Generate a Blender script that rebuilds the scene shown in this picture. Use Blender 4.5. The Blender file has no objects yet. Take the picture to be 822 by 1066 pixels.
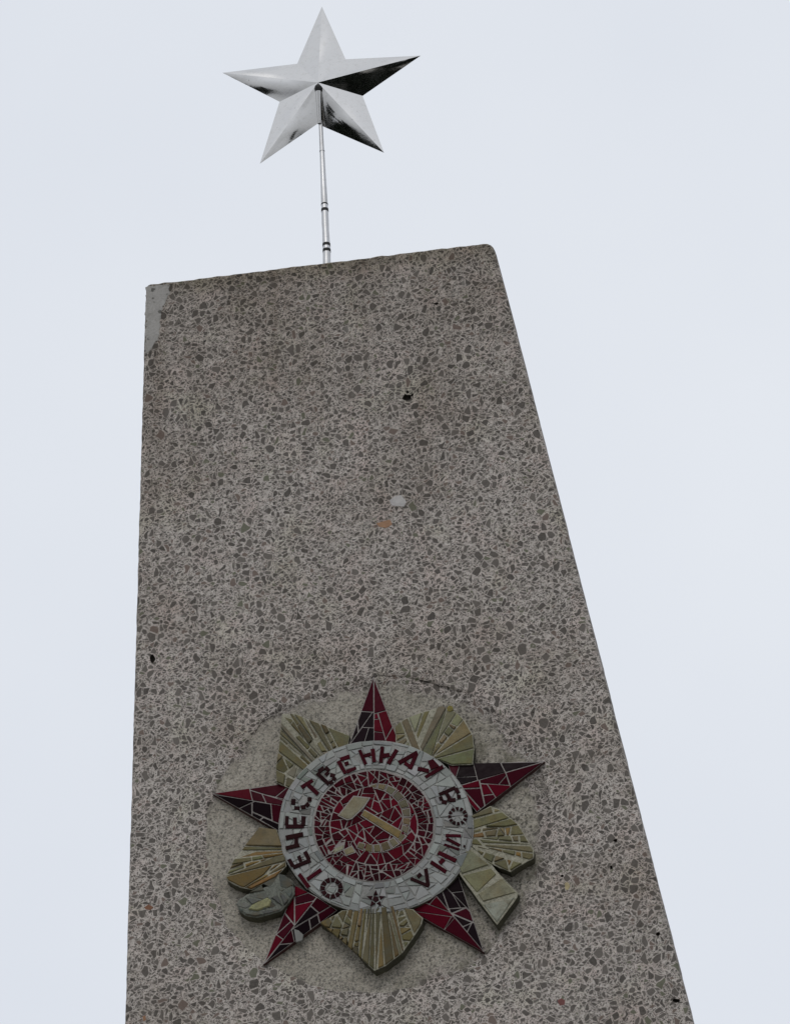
import bpy, bmesh, math, random
from mathutils import Vector, Matrix, noise
from mathutils.geometry import tessellate_polygon

SC = bpy.context.scene
COL = SC.collection
R = math.radians
random.seed(11)

# ------------------------------------------------------------------ survey of the wall
EZ = 7.46                       # height of the emblem centre above the ground
PW, PH = 822.0, 1066.0          # sheet on which the mosaic was traced
F = 4529.08
AZ, EL, ROLL = 0.1704752328, 0.5776817022, -0.0099567640
EYE = Vector((1.862016, -10.438481, -5.862419 + EZ))
FW = Vector((-math.sin(AZ) * math.cos(EL), math.cos(AZ) * math.cos(EL), math.sin(EL)))
_r = Vector((math.cos(AZ), math.sin(AZ), 0)); _u = _r.cross(FW)
RT = _r * math.cos(ROLL) + _u * math.sin(ROLL)
UP = -_r * math.sin(ROLL) + _u * math.cos(ROLL)


def P(x, y, h=0.0):
    """traced point -> (X, Z) in metres on the plane h metres proud of the wall face"""
    d = FW + RT * ((x - PW / 2) / F) - UP * ((y - PH / 2) / F)
    t = (-h - EYE.y) / d.y
    p = EYE + d * t
    return (p.x, p.z)


def PP(pts, h=0.0):
    return [P(x, y, h) for x, y in pts]


def Zm(x0, y0, pts, s=8.22):
    return [(x0 + a / s, y0 + b / s) for a, b in pts]


# ------------------------------------------------------------------ object helpers
def link(name, me, parent=None, mats=()):
    o = bpy.data.objects.new(name, me)
    COL.objects.link(o)
    for m in mats:
        me.materials.append(m)
    if parent:
        o.parent = parent
    return o


def empty(name, loc=(0, 0, 0)):
    o = bpy.data.objects.new(name, None)
    o.location = loc
    COL.objects.link(o)
    return o


def tag(o, label=None, cat=None, group=None, kind=None):
    if label: o['label'] = label
    if cat: o['category'] = cat
    if group: o['group'] = group
    if kind: o['kind'] = kind
    return o


class MB:
    """collects faces with a material slot and a colour per face"""
    def __init__(s):
        s.v = []; s.f = []; s.m = []; s.c = []; s.sm = []

    def add(s, vs, fs, mat=0, col=(1, 1, 1), smooth=False):
        b = len(s.v)
        s.v += [tuple(q) for q in vs]
        for f in fs:
            s.f.append([b + i for i in f]); s.m.append(mat); s.c.append(col); s.sm.append(smooth)

    def build(s, name, mats, parent=None, loc=None):
        me = bpy.data.meshes.new(name)
        me.from_pydata(s.v, [], s.f)
        a = me.color_attributes.new('tile', 'FLOAT_COLOR', 'CORNER')
        for i, p in enumerate(me.polygons):
            p.material_index = s.m[i]
            p.use_smooth = s.sm[i]
            for li in p.loop_indices:
                a.data[li].color = (*s.c[i], 1)
        me.update()
        return link(name, me, parent, mats)


# ------------------------------------------------------------------ 2D polygon helpers
def area(p):
    return sum(p[i][0] * p[(i + 1) % len(p)][1] - p[(i + 1) % len(p)][0] * p[i][1] for i in range(len(p))) / 2


def ccw(p):
    return p if area(p) > 0 else p[::-1]


def split(p, a, b):
    nx, ny = -(b[1] - a[1]), b[0] - a[0]
    d = [(q[0] - a[0]) * nx + (q[1] - a[1]) * ny for q in p]
    A, B = [], []
    for i in range(len(p)):
        j = (i + 1) % len(p)
        (A if d[i] >= 0 else B).append(p[i])
        if (d[i] >= 0) != (d[j] >= 0):
            t = d[i] / (d[i] - d[j])
            q = (p[i][0] + t * (p[j][0] - p[i][0]), p[i][1] + t * (p[j][1] - p[i][1]))
            A.append(q); B.append(q)
    return A, B


def inside(p, q):
    p = ccw(p)
    return all((p[(i + 1) % len(p)][0] - p[i][0]) * (q[1] - p[i][1]) -
               (p[(i + 1) % len(p)][1] - p[i][1]) * (q[0] - p[i][0]) >= 0 for i in range(len(p)))


def cuts(polys, segs):
    for a, b in segs:
        m = ((a[0] + b[0]) / 2, (a[1] + b[1]) / 2)
        for i, p in enumerate(polys):
            if len(p) > 2 and inside(p, m):
                A, B = split(p, a, b)
                if len(A) > 2 and len(B) > 2:
                    polys[i:i + 1] = [A, B]
                break
    return polys


def hull(pts):
    pts = sorted(set(pts)); H = []
    for seq in (pts, pts[::-1]):
        h = []
        for p in seq:
            while len(h) > 1 and (h[-1][0] - h[-2][0]) * (p[1] - h[-2][1]) - (h[-1][1] - h[-2][1]) * (p[0] - h[-2][0]) <= 0: h.pop()
            h.append(p)
        H += h[:-1]
    return H


def shatter(p, amax, rng, jit=0.6, skip=0.12):
    if abs(area(p)) < amax * rng.uniform(.55, 1.35) or len(p) < 3:
        return [p]
    best = max(((p[i], p[j]) for i in range(len(p)) for j in range(i)),
               key=lambda e: (e[0][0] - e[1][0]) ** 2 + (e[0][1] - e[1][1]) ** 2)
    ang = math.atan2(best[0][1] - best[1][1], best[0][0] - best[1][0]) + math.pi / 2 + rng.gauss(0, jit)
    t = rng.uniform(.36, .64)
    c = (best[0][0] * t + best[1][0] * (1 - t), best[0][1] * t + best[1][1] * (1 - t))
    A, B = split(p, c, (c[0] + math.cos(ang), c[1] + math.sin(ang)))
    if len(A) < 3 or len(B) < 3:
        return [p]
    return shatter(A, amax, rng, jit) + shatter(B, amax, rng, jit)


def inset(p, g):
    """shrink a convex polygon by g (clipping, so slivers vanish cleanly)"""
    p = ccw(p); out = p
    for i in range(len(p)):
        a, b = p[i], p[(i + 1) % len(p)]
        L = math.hypot(b[0] - a[0], b[1] - a[1])
        if L < 1e-6: continue
        nx, ny = -(b[1] - a[1]) / L, (b[0] - a[0]) / L
        a2 = (a[0] + nx * g, a[1] + ny * g)
        out, _ = split(out, a2, (a2[0] + b[0] - a[0], a2[1] + b[1] - a[1]))
        if len(out) < 3: return []
    q = []
    for v in out:
        if not q or math.hypot(v[0] - q[-1][0], v[1] - q[-1][1]) > 6e-4: q.append(v)
    if len(q) > 2 and math.hypot(q[0][0] - q[-1][0], q[0][1] - q[-1][1]) < 6e-4: q.pop()
    return q if len(q) > 2 and area(q) > 1.2e-5 else []


def jitter_col(c, rng, v=.18, hue=.06):
    k = rng.uniform(1 - v, 1 + v)
    return tuple(max(.002, x * k * rng.uniform(1 - hue, 1 + hue)) for x in c)


def tile(mb, poly, h, col, rng, gap=.0016, depth=.007, tilt=.0006, bev=.0009, mat=0):
    """one piece of smalt: convex polygon in wall metres; h = number or function(x, z)"""
    p = inset(poly, gap * rng.uniform(.65, 1.9))
    if not p: return
    p2 = inset(p, bev)
    hf = h if callable(h) else (lambda x, z: h)
    cx = sum(q[0] for q in p) / len(p); cz = sum(q[1] for q in p) / len(p)
    sz = max(math.hypot(q[0] - cx, q[1] - cz) for q in p); sl = tilt / max(.02, sz)
    ta, tb, dh = max(-1.3, min(1.3, rng.gauss(0, 1))) * sl, max(-1.3, min(1.3, rng.gauss(0, 1))) * sl, rng.uniform(-.0007, .0007)
    hh = lambda q: hf(*q) + dh + ta * (q[0] - cx) + tb * (q[1] - cz)
    n = len(p)
    lo = [(q[0], -(hf(*q) - depth), q[1]) for q in p]
    mid = [(q[0], -(hh(q) - bev), q[1]) for q in p]
    mb.add(lo + mid, [(i, (i + 1) % n, n + (i + 1) % n, n + i) for i in range(n)], mat, col)
    if p2 and len(p2) == n:
        top = [(q[0], -hh(q), q[1]) for q in p2]
        k = min(range(n), key=lambda s: sum((p2[(i + s) % n][0] - p[i][0]) ** 2 + (p2[(i + s) % n][1] - p[i][1]) ** 2 for i in range(n)))
        top = [top[(i + k) % n] for i in range(n)]
        mb.add(mid + top, [(i, (i + 1) % n, n + (i + 1) % n, n + i) for i in range(n)], mat, col)
        mb.add(top, [tuple(range(n))], mat, col)
    else:
        mb.add(mid, [tuple(range(n))], mat, col)


def rough(pts, step, amp, seed=0.0, freq=40):
    """subdivide a closed outline and make it uneven"""
    out = []
    pts = ccw(pts)
    for i in range(len(pts)):
        a, b = pts[i], pts[(i + 1) % len(pts)]
        L = math.hypot(b[0] - a[0], b[1] - a[1]); n = max(1, int(L / step))
        for k in range(n):
            t = k / n
            x, z = a[0] + (b[0] - a[0]) * t, a[1] + (b[1] - a[1]) * t
            dx = noise.noise((x * freq, z * freq, seed)); dz = noise.noise((x * freq, z * freq, seed + 9.1))
            out.append((x + dx * amp, z + dz * amp))
    return out


def slab(mb, outline, h, y0=.012, side=1, front=0, chamfer=.003, h_in=None):
    """outline in wall metres, raised from y0 (inside the wall) to h proud of it"""
    o = ccw(outline); n = len(o)
    c = (sum(q[0] for q in o) / n, sum(q[1] for q in o) / n)
    inn = []
    for i in range(n):
        a, b = o[i - 1], o[(i + 1) % n]
        L = math.hypot(b[0] - a[0], b[1] - a[1]) or 1
        inn.append((o[i][0] - (b[1] - a[1]) / L * chamfer, o[i][1] + (b[0] - a[0]) / L * chamfer))
    A = [(x, y0, z) for x, z in o]
    B = [(x, -(h - chamfer * .8), z) for x, z in o]
    Cc = [(x, -h, z) for x, z in inn]
    ring = [(i, (i + 1) % n, n + (i + 1) % n, n + i) for i in range(n)]
    mb.add(A + B, ring, side)
    mb.add(B + Cc, ring, front)
    tris = tessellate_polygon([[Vector((x, z, 0)) for x, z in inn]])
    fs = []
    for t in tris:
        a = area([inn[i] for i in t])
        fs.append(tuple(t) if a > 0 else tuple(reversed(t)))
    mb.add(Cc, fs, front)


# ------------------------------------------------------------------ materials
def mat(name):
    m = bpy.data.materials.new(name); m.use_nodes = True
    nt = m.node_tree; nt.nodes.clear()
    out = nt.nodes.new('ShaderNodeOutputMaterial'); b = nt.nodes.new('ShaderNodeBsdfPrincipled')
    nt.links.new(b.outputs[0], out.inputs[0])
    return m, nt, b


class N:
    """small node-writing helper"""
    def __init__(s, nt): s.nt = nt; s.tc = None
    def _set(s, node, i, v):
        if hasattr(v, 'links') or isinstance(v, bpy.types.NodeSocket): s.nt.links.new(v, node.inputs[i])
        elif v is not None: node.inputs[i].default_value = v
    def co(s):
        if not s.tc: s.tc = s.nt.nodes.new('ShaderNodeTexCoord')
        return s.tc.outputs['Object']
    def math(s, op, a, b=None, c=None, clamp=False):
        n = s.nt.nodes.new('ShaderNodeMath'); n.operation = op; n.use_clamp = clamp
        for i, v in enumerate((a, b, c)):
            if v is not None: s._set(n, i, v)
        return n.outputs[0]
    def vec(s, op, a, b=None, scale=None):
        n = s.nt.nodes.new('ShaderNodeVectorMath'); n.operation = op
        s._set(n, 0, a)
        if b is not None: s._set(n, 1, b)
        if scale is not None: s._set(n, 'Scale', scale)
        return n.outputs[0]
    def noise(s, v, scale, detail=3, rough=.55, col=False):
        n = s.nt.nodes.new('ShaderNodeTexNoise'); s._set(n, 'Vector', v)
        n.inputs['Scale'].default_value = scale; n.inputs['Detail'].default_value = detail; n.inputs['Roughness'].default_value = rough
        return n.outputs['Color' if col else 'Fac']
    def voro(s, v, scale, feature='F1', rnd=1.0):
        n = s.nt.nodes.new('ShaderNodeTexVoronoi'); n.feature = feature; s._set(n, 'Vector', v)
        n.inputs['Scale'].default_value = scale; n.inputs['Randomness'].default_value = rnd
        return n
    def ramp(s, v, lo, hi, a=0., b=1.):
        n = s.nt.nodes.new('ShaderNodeMapRange'); s._set(n, 0, v)
        n.inputs[1].default_value = lo; n.inputs[2].default_value = hi; n.inputs[3].default_value = a; n.inputs[4].default_value = b
        return n.outputs[0]
    def mix(s, f, a, b, mode='MIX'):
        n = s.nt.nodes.new('ShaderNodeMix'); n.data_type = 'RGBA'; n.blend_type = mode
        s._set(n, 0, f)
        for i, v in ((6, a), (7, b)):
            if isinstance(v, tuple): v = (*v, 1) if len(v) == 3 else v
            s._set(n, i, v)
        return n.outputs[2]
    def sep(s, v):
        n = s.nt.nodes.new('ShaderNodeSeparateXYZ'); s._set(n, 0, v); return n.outputs
    def sepc(s, v):
        n = s.nt.nodes.new('ShaderNodeSeparateColor'); s._set(n, 0, v); return n.outputs
    def bump(s, h, strength, dist, prev=None):
        n = s.nt.nodes.new('ShaderNodeBump'); n.inputs['Strength'].default_value = strength; n.inputs['Distance'].default_value = dist
        s._set(n, 'Height', h)
        if prev: s._set(n, 'Normal', prev)
        return n.outputs[0]


def aggregate(nt, g):
    co = g.co()
    warp = g.vec('SUBTRACT', g.noise(co, 34, 1, .5, True), (.5, .5, .5))
    co1 = g.vec('ADD', co, g.vec('SCALE', warp, scale=.014))
    warp2 = g.vec('SUBTRACT', g.noise(co, 95, 1, .5, True), (.5, .5, .5))
    co2 = g.vec('ADD', co, g.vec('SCALE', warp2, scale=.006))
    big = g.noise(co, 2.3, 3, .6)                       # uneven density of the stone
    xyz = g.sep(co)
    # paste
    fine = g.noise(co, 420, 3, .7)
    med = g.noise(co, 60, 4, .6)
    paste = g.mix(g.ramp(med, .35, .65), (.375, .343, .315), (.545, .502, .465))
    paste = g.mix(g.ramp(g.noise(co, 9, 3, .6), .5, .72), paste, (.53, .455, .42))
    paste = g.mix(g.ramp(g.noise(g.vec('ADD', co, (7, 3, 1)), 6, 3, .6), .54, .75), paste, (.49, .465, .385))
    paste = g.mix(g.ramp(fine, .45, .7, .0, .40), paste, (.16, .143, .128))
    col = paste; hgt = g.math('MULTIPLY', fine, .25)
    # crushed stone in four sizes, fine first
    for (c, sc, keep, e0, e1, off, rot, st) in ((co2, 215, .40, .08, .24, 31, .4, 1.25), (co2, 135, .48, .07, .24, 3, 2.1, 1.7), (co2, 100, .52, .07, .24, 53, .9, 1.5),
                                                (co1, 66, .52, .06, .22, 11, 2.6, 1.6), (co1, 52, .56, .06, .22, 71, .3, 1.35), (co1, 37, .70, .06, .18, 19, 1.6, 1.3)):
        mp = nt.nodes.new('ShaderNodeMapping'); mp.vector_type = 'TEXTURE'; nt.links.new(c, mp.inputs[0])
        mp.inputs['Rotation'].default_value = (0, rot, 0); mp.inputs['Scale'].default_value = (1, 1, 1 / st); mp.inputs['Location'].default_value = (off * 1.37, off * .71, off * 2.13)
        v = mp.outputs[0]
        f1 = g.voro(v, sc); de = g.voro(v, sc, 'DISTANCE_TO_EDGE')
        rc = g.sepc(f1.outputs['Color'])
        thr = g.ramp(rc[1], 0, 1, e0, e1)
        e = g.math('SUBTRACT', de.outputs['Distance'], thr)
        shape = g.ramp(e, -.004, .012)
        pick = g.math('GREATER_THAN', g.math('ADD', rc[0], g.ramp(big, .3, .7, -.08, .08)), keep)
        k = g.math('MULTIPLY', shape, pick, clamp=True)
        col = g.mix(g.math('MULTIPLY', g.math('MULTIPLY', g.ramp(e, -.10, -.03), pick), .8), col, paste)
        stone = g.mix(rc[2], (.048, .043, .038), (.135, .121, .108))
        stone = g.mix(g.math('GREATER_THAN', rc[2], .93), stone, (.15, .112, .095))
        stone = g.mix(g.math('LESS_THAN', rc[2], .05), stone, (.12, .125, .085))
        stone = g.mix(g.ramp(g.noise(co, 160, 2, .6), .3, .7, 0, .35), stone, (.19, .173, .157))
        k2 = g.math('MULTIPLY', k, .97)
        col = g.mix(k2, col, stone)
        hgt = g.math('MULTIPLY_ADD', k, .35, hgt)
    # pores
    pv = g.voro(g.vec('ADD', co1, (2.2, 5.1, .4)), 46)
    pore = g.math('MULTIPLY', g.ramp(pv.outputs['Distance'], .085, .13, 1, 0), g.math('GREATER_THAN', g.sepc(pv.outputs['Color'])[0], .72))
    col = g.mix(g.math('MULTIPLY', pore, .88), col, (.018, .016, .015))
    hgt = g.math('MULTIPLY_ADD', pore, -1.6, hgt)
    # weather stains: soot under the coping, dark lichen patches, a greenish band on the edges
    z = xyz[2]
    streak = g.noise(g.vec('MULTIPLY', co, (5.5, 5.5, .9)), 1.6, 4, .62)
    top = g.ramp(g.math('MULTIPLY_ADD', g.math('SUBTRACT', streak, .5), 1.3, z), EZ + 1.15, EZ + 1.98)
    top2 = g.ramp(g.math('MULTIPLY_ADD', g.math('SUBTRACT', med, .5), .10, z), EZ + 1.90, EZ + 1.965)
    col = g.mix(g.math('MULTIPLY', top, .6), col, (.68, .65, .61), 'MULTIPLY')
    col = g.mix(g.math('MULTIPLY', top2, .8), col, (.6, .58, .5), 'MULTIPLY')
    patch = g.ramp(g.noise(g.vec('ADD', co, (3.1, 0, 8.8)), 2.7, 6, .68), .47, .66)
    col = g.mix(g.math('MULTIPLY', patch, .6), col, (.70, .65, .60), 'MULTIPLY')
    run = g.math('MULTIPLY', g.ramp(g.noise(g.vec('MULTIPLY', co, (16, 16, .8)), 1.0, 3, .6), .50, .68), g.ramp(g.math('MULTIPLY_ADD', g.math('SUBTRACT', streak, .5), 1.6, z), EZ + .7, EZ + 1.9))
    col = g.mix(g.math('MULTIPLY', run, .4), col, (.62, .58, .53), 'MULTIPLY')
    lime = g.ramp(g.noise(g.vec('ADD', co, (1.7, 4, 3.3)), 7.5, 5, .7), .62, .74)
    col = g.mix(g.math('MULTIPLY', lime, .30), col, (.52, .50, .47))
    lich = g.math('MULTIPLY', g.ramp(g.noise(g.vec('ADD', co, (13, 5, 2)), 17, 4, .7), .50, .68), g.ramp(g.math('ADD', xyz[0], g.math('MULTIPLY', g.math('SUBTRACT', z, EZ), .18)), .50, .88))
    col = g.mix(g.math('MULTIPLY', lich, .9), col, (.42, .41, .34), 'MULTIPLY')
    return col, hgt


def terrazzo():
    m, nt, b = mat('exposed aggregate concrete'); g = N(nt)
    col, hgt = aggregate(nt, g)
    nt.links.new(col, b.inputs['Base Color'])
    b.inputs['Roughness'].default_value = .9; b.inputs['Specular IOR Level'].default_value = .2
    nt.links.new(g.bump(hgt, .55, .002), b.inputs['Normal'])
    return m


def mortar(name, lo, hi, moss=.0, grain=1.0, dark=(.09, .085, .075)):
    m, nt, b = mat(name); g = N(nt); co = g.co()
    n1 = g.noise(co, 11, 5, .65); n2 = g.noise(co, 150, 4, .75); n3 = g.noise(co, 480, 2, .7)
    col = g.mix(g.ramp(n1, .3, .7), lo, hi)
    col = g.mix(g.ramp(n2, .46, .66, 0, .75 * grain), col, dark)
    col = g.mix(g.ramp(n3, .5, .75, 0, .5 * grain), col, dark)
    col = g.mix(g.ramp(n3, .25, .42, .35 * grain, 0), col, tuple(min(.6, c * 1.5) for c in hi))
    if name.startswith('smooth'):
        sv = g.voro(g.vec('ADD', co, g.vec('SCALE', g.noise(co, 60, 2, .5, True), scale=.02)), 38)
        k = g.math('MULTIPLY', g.ramp(sv.outputs['Distance'], .22, .30, 1, 0), g.math('GREATER_THAN', g.sepc(sv.outputs['Color'])[0], .35))
        col = g.mix(g.math('MULTIPLY', k, .85), col, (.07, .068, .062))
        col = g.mix(g.ramp(g.noise(co, 30, 4, .7), .5, .7, 0, .5), col, (.17, .165, .15))
    if moss:
        rgt = g.ramp(g.sep(co)[0], -.02, .25)
        sv = g.voro(g.vec('ADD', co, g.vec('SCALE', g.noise(co, 70, 2, .5, True), scale=.012)), 88); k = g.math('MULTIPLY', g.ramp(sv.outputs['Distance'], .30, .42, 1, 0), g.math('GREATER_THAN', g.sepc(sv.outputs['Color'])[0], .62))
        col = g.mix(g.math('MULTIPLY', g.math('MULTIPLY', k, g.ramp(rgt, 0, 1, .25, 1)), .8), col, (.075, .069, .060))
        col = g.mix(g.math('MULTIPLY', g.ramp(g.noise(g.vec('ADD', co, (9, 2, 6)), 26, 5, .75), .5, .66, 0, .5), g.ramp(rgt, 0, 1, .35, 1)), col, (.15, .14, .11))
        mk = g.math('MULTIPLY', g.ramp(g.noise(g.vec('ADD', co, (4, 4, 9)), 14, 5, .7), .48, .66), g.ramp(g.sep(co)[0], -.1, .42, .15, 1))
        col = g.mix(g.math('MULTIPLY', mk, moss), col, (.105, .10, .062))
    h = g.math('MULTIPLY_ADD', n2, 1.0, g.math('MULTIPLY', n3, .5))
    if moss:                                     # paste of the wall smeared over the rim of the bed
        c2, h2 = aggregate(nt, g)
        e = g.vec('MULTIPLY', g.vec('SUBTRACT', co, (.005, 0, EZ - .005)), (1, 0, 1))
        ln = nt.nodes.new('ShaderNodeVectorMath'); ln.operation = 'LENGTH'; nt.links.new(e, ln.inputs[0])
        ex = g.sep(e)
        q = g.math('ADD', ln.outputs['Value'], g.math('MULTIPLY_ADD', g.noise(co, 9, 4, .65), .24, -.12))
        q = g.math('ADD', q, g.math('MULTIPLY', g.math('ADD', ex[0], ex[2]), .07))
        k = g.ramp(q, .468, .505)
        col = g.mix(k, col, c2)
        h = g.math('ADD', h, g.math('MULTIPLY', g.math('MULTIPLY', h2, k), .4))
    nt.links.new(col, b.inputs['Base Color'])
    b.inputs['Roughness'].default_value = .95; b.inputs['Specular IOR Level'].default_value = .15
    nt.links.new(g.bump(h, .7 * grain, .004), b.inputs['Normal'])
    return m


def smalt():
    m, nt, b = mat('smalt glass'); g = N(nt); co = g.co()
    a = nt.nodes.new('ShaderNodeAttribute'); a.attribute_name = 'tile'
    n = g.noise(co, 55, 4, .65)
    col = g.mix(g.ramp(n, .35, .70, 0, .5), a.outputs['Color'], g.vec('SCALE', a.outputs['Color'], scale=.72))
    col = g.mix(g.ramp(g.noise(co, 260, 3, .7), .52, .74, 0, .5), col, g.vec('ADD', g.vec('SCALE', a.outputs['Color'], scale=.75), (.004, .0035, .003)))
    nt.links.new(col, b.inputs['Base Color'])
    nt.links.new(g.ramp(n, .3, .7, .30, .55), b.inputs['Roughness'])
    b.inputs['Specular IOR Level'].default_value = .02
    nt.links.new(g.bump(g.noise(co, 38, 2, .5), .25, .006), b.inputs['Normal'])
    return m


def cloudy_glass():
    m, nt, b = mat('streaked olive glass'); g = N(nt); co = g.co()
    a = nt.nodes.new('ShaderNodeAttribute'); a.attribute_name = 'tile'
    n = g.noise(co, 24, 4, .6)
    col = g.mix(g.ramp(n, .46, .70, 0, .35), a.outputs['Color'], (.15, .09, .028))
    col = g.mix(g.ramp(g.noise(g.vec('ADD', co, (5, 1, 2)), 42, 5, .7), .46, .7, 0, .62), col, (.075, .07, .045))
    col = g.mix(g.ramp(g.noise(co, 330, 3, .7), .5, .72, 0, .5), col, (.06, .055, .04))
    nt.links.new(col, b.inputs['Base Color'])
    nt.links.new(g.ramp(n, .3, .7, .35, .7), b.inputs['Roughness'])
    b.inputs['Specular IOR Level'].default_value = .14
    nt.links.new(g.bump(g.noise(co, 120, 4, .65), .5, .003), b.inputs['Normal'])
    return m


def steel(name, rough=.1, base=(.57, .562, .55), grime=.25):
    m, nt, b = mat(name); g = N(nt); co = g.co()
    n = g.noise(co, 14, 4, .6); n2 = g.noise(co, 70, 4, .65)
    col = g.mix(g.ramp(n2, .52, .75, 0, grime), base, (.30, .285, .25))
    col = g.mix(g.ramp(g.noise(g.vec('ADD', co, (1, 8, 3)), 120, 2, .5),   .73, .78, 0, .6), col, (.06, .05, .04))
    nt.links.new(col, b.inputs['Base Color'])
    b.inputs['Metallic'].default_value = 1
    nt.links.new(g.ramp(n, .3, .7, rough * .7, rough * 1.6), b.inputs['Roughness'])
    nt.links.new(g.bump(n, .03, .01), b.inputs['Normal'])
    return m


def plain(name, c, rough=.8, metal=0, spec=.3, var=.25, scale=30):
    m, nt, b = mat(name); g = N(nt); co = g.co()
    col = g.mix(g.ramp(g.noise(co, scale, 4, .6), .3, .7), tuple(x * (1 - var) for x in c), tuple(x * (1 + var) for x in c))
    nt.links.new(col, b.inputs['Base Color'])
    b.inputs['Roughness'].default_value = rough; b.inputs['Metallic'].default_value = metal; b.inputs['Specular IOR Level'].default_value = spec
    nt.links.new(g.bump(g.noise(co, scale * 6, 4, .7), .4, .004), b.inputs['Normal'])
    return m


M_TERR = terrazzo()
M_BED = mortar('rough mortar bed', (.335, .305, .255), (.50, .462, .395), moss=.7, grain=1.35)
M_PATCH = mortar('smooth repair plaster', (.285, .275, .26), (.365, .355, .34), grain=.35)
M_GROUT = mortar('pale grout', (.22, .20, .19), (.31, .285, .27), grain=.5)
M_WGROUT = mortar('grey grout', (.20, .20, .19), (.33, .33, .315), grain=.6)
M_FGROUT = mortar('mossy grout', (.25, .24, .18), (.42, .40, .33), grain=.8, dark=(.06, .06, .035))
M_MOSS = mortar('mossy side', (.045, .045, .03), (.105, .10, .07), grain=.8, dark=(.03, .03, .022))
M_HGROUT = mortar('dark wet grout', (.10, .11, .095), (.21, .215, .185), grain=.9, dark=(.04, .045, .035))
M_RSIDE = mortar('dark red side', (.05, .02, .02), (.085, .045, .04), grain=.6, dark=(.03, .02, .02))
M_SMALT = smalt()
M_OLIVE = cloudy_glass()
M_STEEL = steel('polished stainless steel', .075)
M_POLE = steel('satin steel tube', .36, (.50, .50, .505), .3)
M_BLACK = plain('black rubber and dark opening', (.012, .012, .012), .6)
M_HOLE = plain('painted cavity shade', (.04, .035, .03), .95, spec=.05)  # dark colour put in for the shade inside the pits

# ------------------------------------------------------------------ stele
stele = empty('stele', (0.4, .2, 0))
tag(stele, 'tall grey exposed aggregate concrete stele with one slanted edge', 'monument')
INV = Matrix.Translation((-0.4, -.2, 0))
DEPTH = .42
XL = -.700; ZT = EZ + 1.967
xr = lambda z: .403 + (1.803 + EZ - z) * .1825
corners = [(XL, .35), (xr(.35), .35), (xr(ZT) - .001, ZT + .014), (XL, ZT + .001)]


def rounded(pts, rad, seg=4):
    out = []
    n = len(pts)
    for i in range(n):
        p0, p1, p2 = Vector(pts[i - 1]), Vector(pts[i]), Vector(pts[(i + 1) % n])
        a = (p0 - p1).normalized(); c = (p2 - p1).normalized()
        r = rad[i]
        for k in range(seg + 1):
            t = k / seg
            s = p1 + a * r * (1 - t) ** 2 + c * r * t ** 2
            out.append((s.x, s.y))
    return out


outl = rounded(corners, [.01, .01, .030, .022])
outl = rough(outl, .018, 0.0)


def shrink(pts, d):
    n = len(pts); out = []
    for i in range(n):
        a, b = pts[i - 1], pts[(i + 1) % n]
        L = math.hypot(b[0] - a[0], b[1] - a[1]) or 1
        out.append((pts[i][0] - (b[1] - a[1]) / L * d, pts[i][1] + (b[0] - a[0]) / L * d))
    return out


def wob(pts, amp, seed):
    out = []
    for x, z in pts:
        k = amp * (1.0 if z > ZT - .05 else .55)
        d = noise.noise((x * 55, z * 55, seed)) * .6 + noise.noise((x * 17, z * 17, seed + 4)) * .6
        out.append((x + d * k, z + noise.noise((x * 48, z * 48, seed + 7)) * k))
    return out


loops = []
BEV = .014
for k in range(5):
    a = k / 4 * math.pi / 2
    loops.append((wob(shrink(outl, BEV * (1 - math.sin(a))), .0038, .5 + k * .12), BEV * (1 - math.cos(a)) ))
# holes in the front face: the bed of the emblem and weathered pits
bed_px = [(306,731),(288,740),(271,750),(256,769),(241,787),(228,811),(217,832),(212.5,855),(212,880),(214.5,902),(221,926),(236,966),(250,983),(266,997),
          (290,1013),(320,1025),(360,1034),(400,1035),(440,1028),(480,1012),(507,996),(527,967.5),(545,948),(557,927),(567,910),(574,890),(577,862),(574,832),(566,803),
          (555,778),(540,757),(517,738),(490,720),(455,708),(420,702.5),(388,701),(382,706),(348,713),(330,722)]
bed = rough(PP(bed_px), .010, .009, 3.3, 24)
pit_px = [((423,413.5),5.2,3.6),((158.6,686.5),3.3,5.2),((703.5,1042),3.6,2.4),((684.5,972.5),2.2,2.6),((640.5,875.3),2.4,2.0),((636,903.5),1.8,2.2),((454,316),2.6,1.2),((585,912),1.6,1.8),((424,408),1.8,1.4),((429,411),1.6,1.5)]
pits = []
for (c, a, bb) in pit_px:
    n = 9
    pits.append(ccw(PP([(c[0] + a * math.cos(2 * math.pi * k / n) * random.uniform(.7, 1.2), c[1] + bb * math.sin(2 * math.pi * k / n) * random.uniform(.7, 1.2)) for k in range(n)])))

mb = MB()
n = len(outl)
front = loops[0][0]
pl = [front, bed[::-1]] + [p[::-1] for p in pits]
flat = [q for l in pl for q in l]
tris = tessellate_polygon([[Vector((x, z, 0)) for x, z in l] for l in pl])
fs = []
for t in tris:
    fs.append(tuple(t) if area([flat[i] for i in t]) > 0 else tuple(reversed(t)))
mb.add([(x, 0, z) for x, z in flat], fs)
rg = [(i, (i + 1) % n, n + (i + 1) % n, n + i) for i in range(n)]
prev = [(x, 0, z) for x, z in front]
for l, y in loops[1:]:
    cur = [(x, y, z) for x, z in l]
    mb.add(cur + prev, rg, smooth=True)
    prev = cur
back = [(x, DEPTH, z) for x, z in loops[-1][0]]
mb.add(back + prev, rg)
bt = tessellate_polygon([[Vector((x, z, 0)) for x, _, z in back]])
mb.add(back, [tuple(t) if area([(back[i][0], back[i][2]) for i in t]) < 0 else tuple(reversed(t)) for t in bt])
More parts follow.
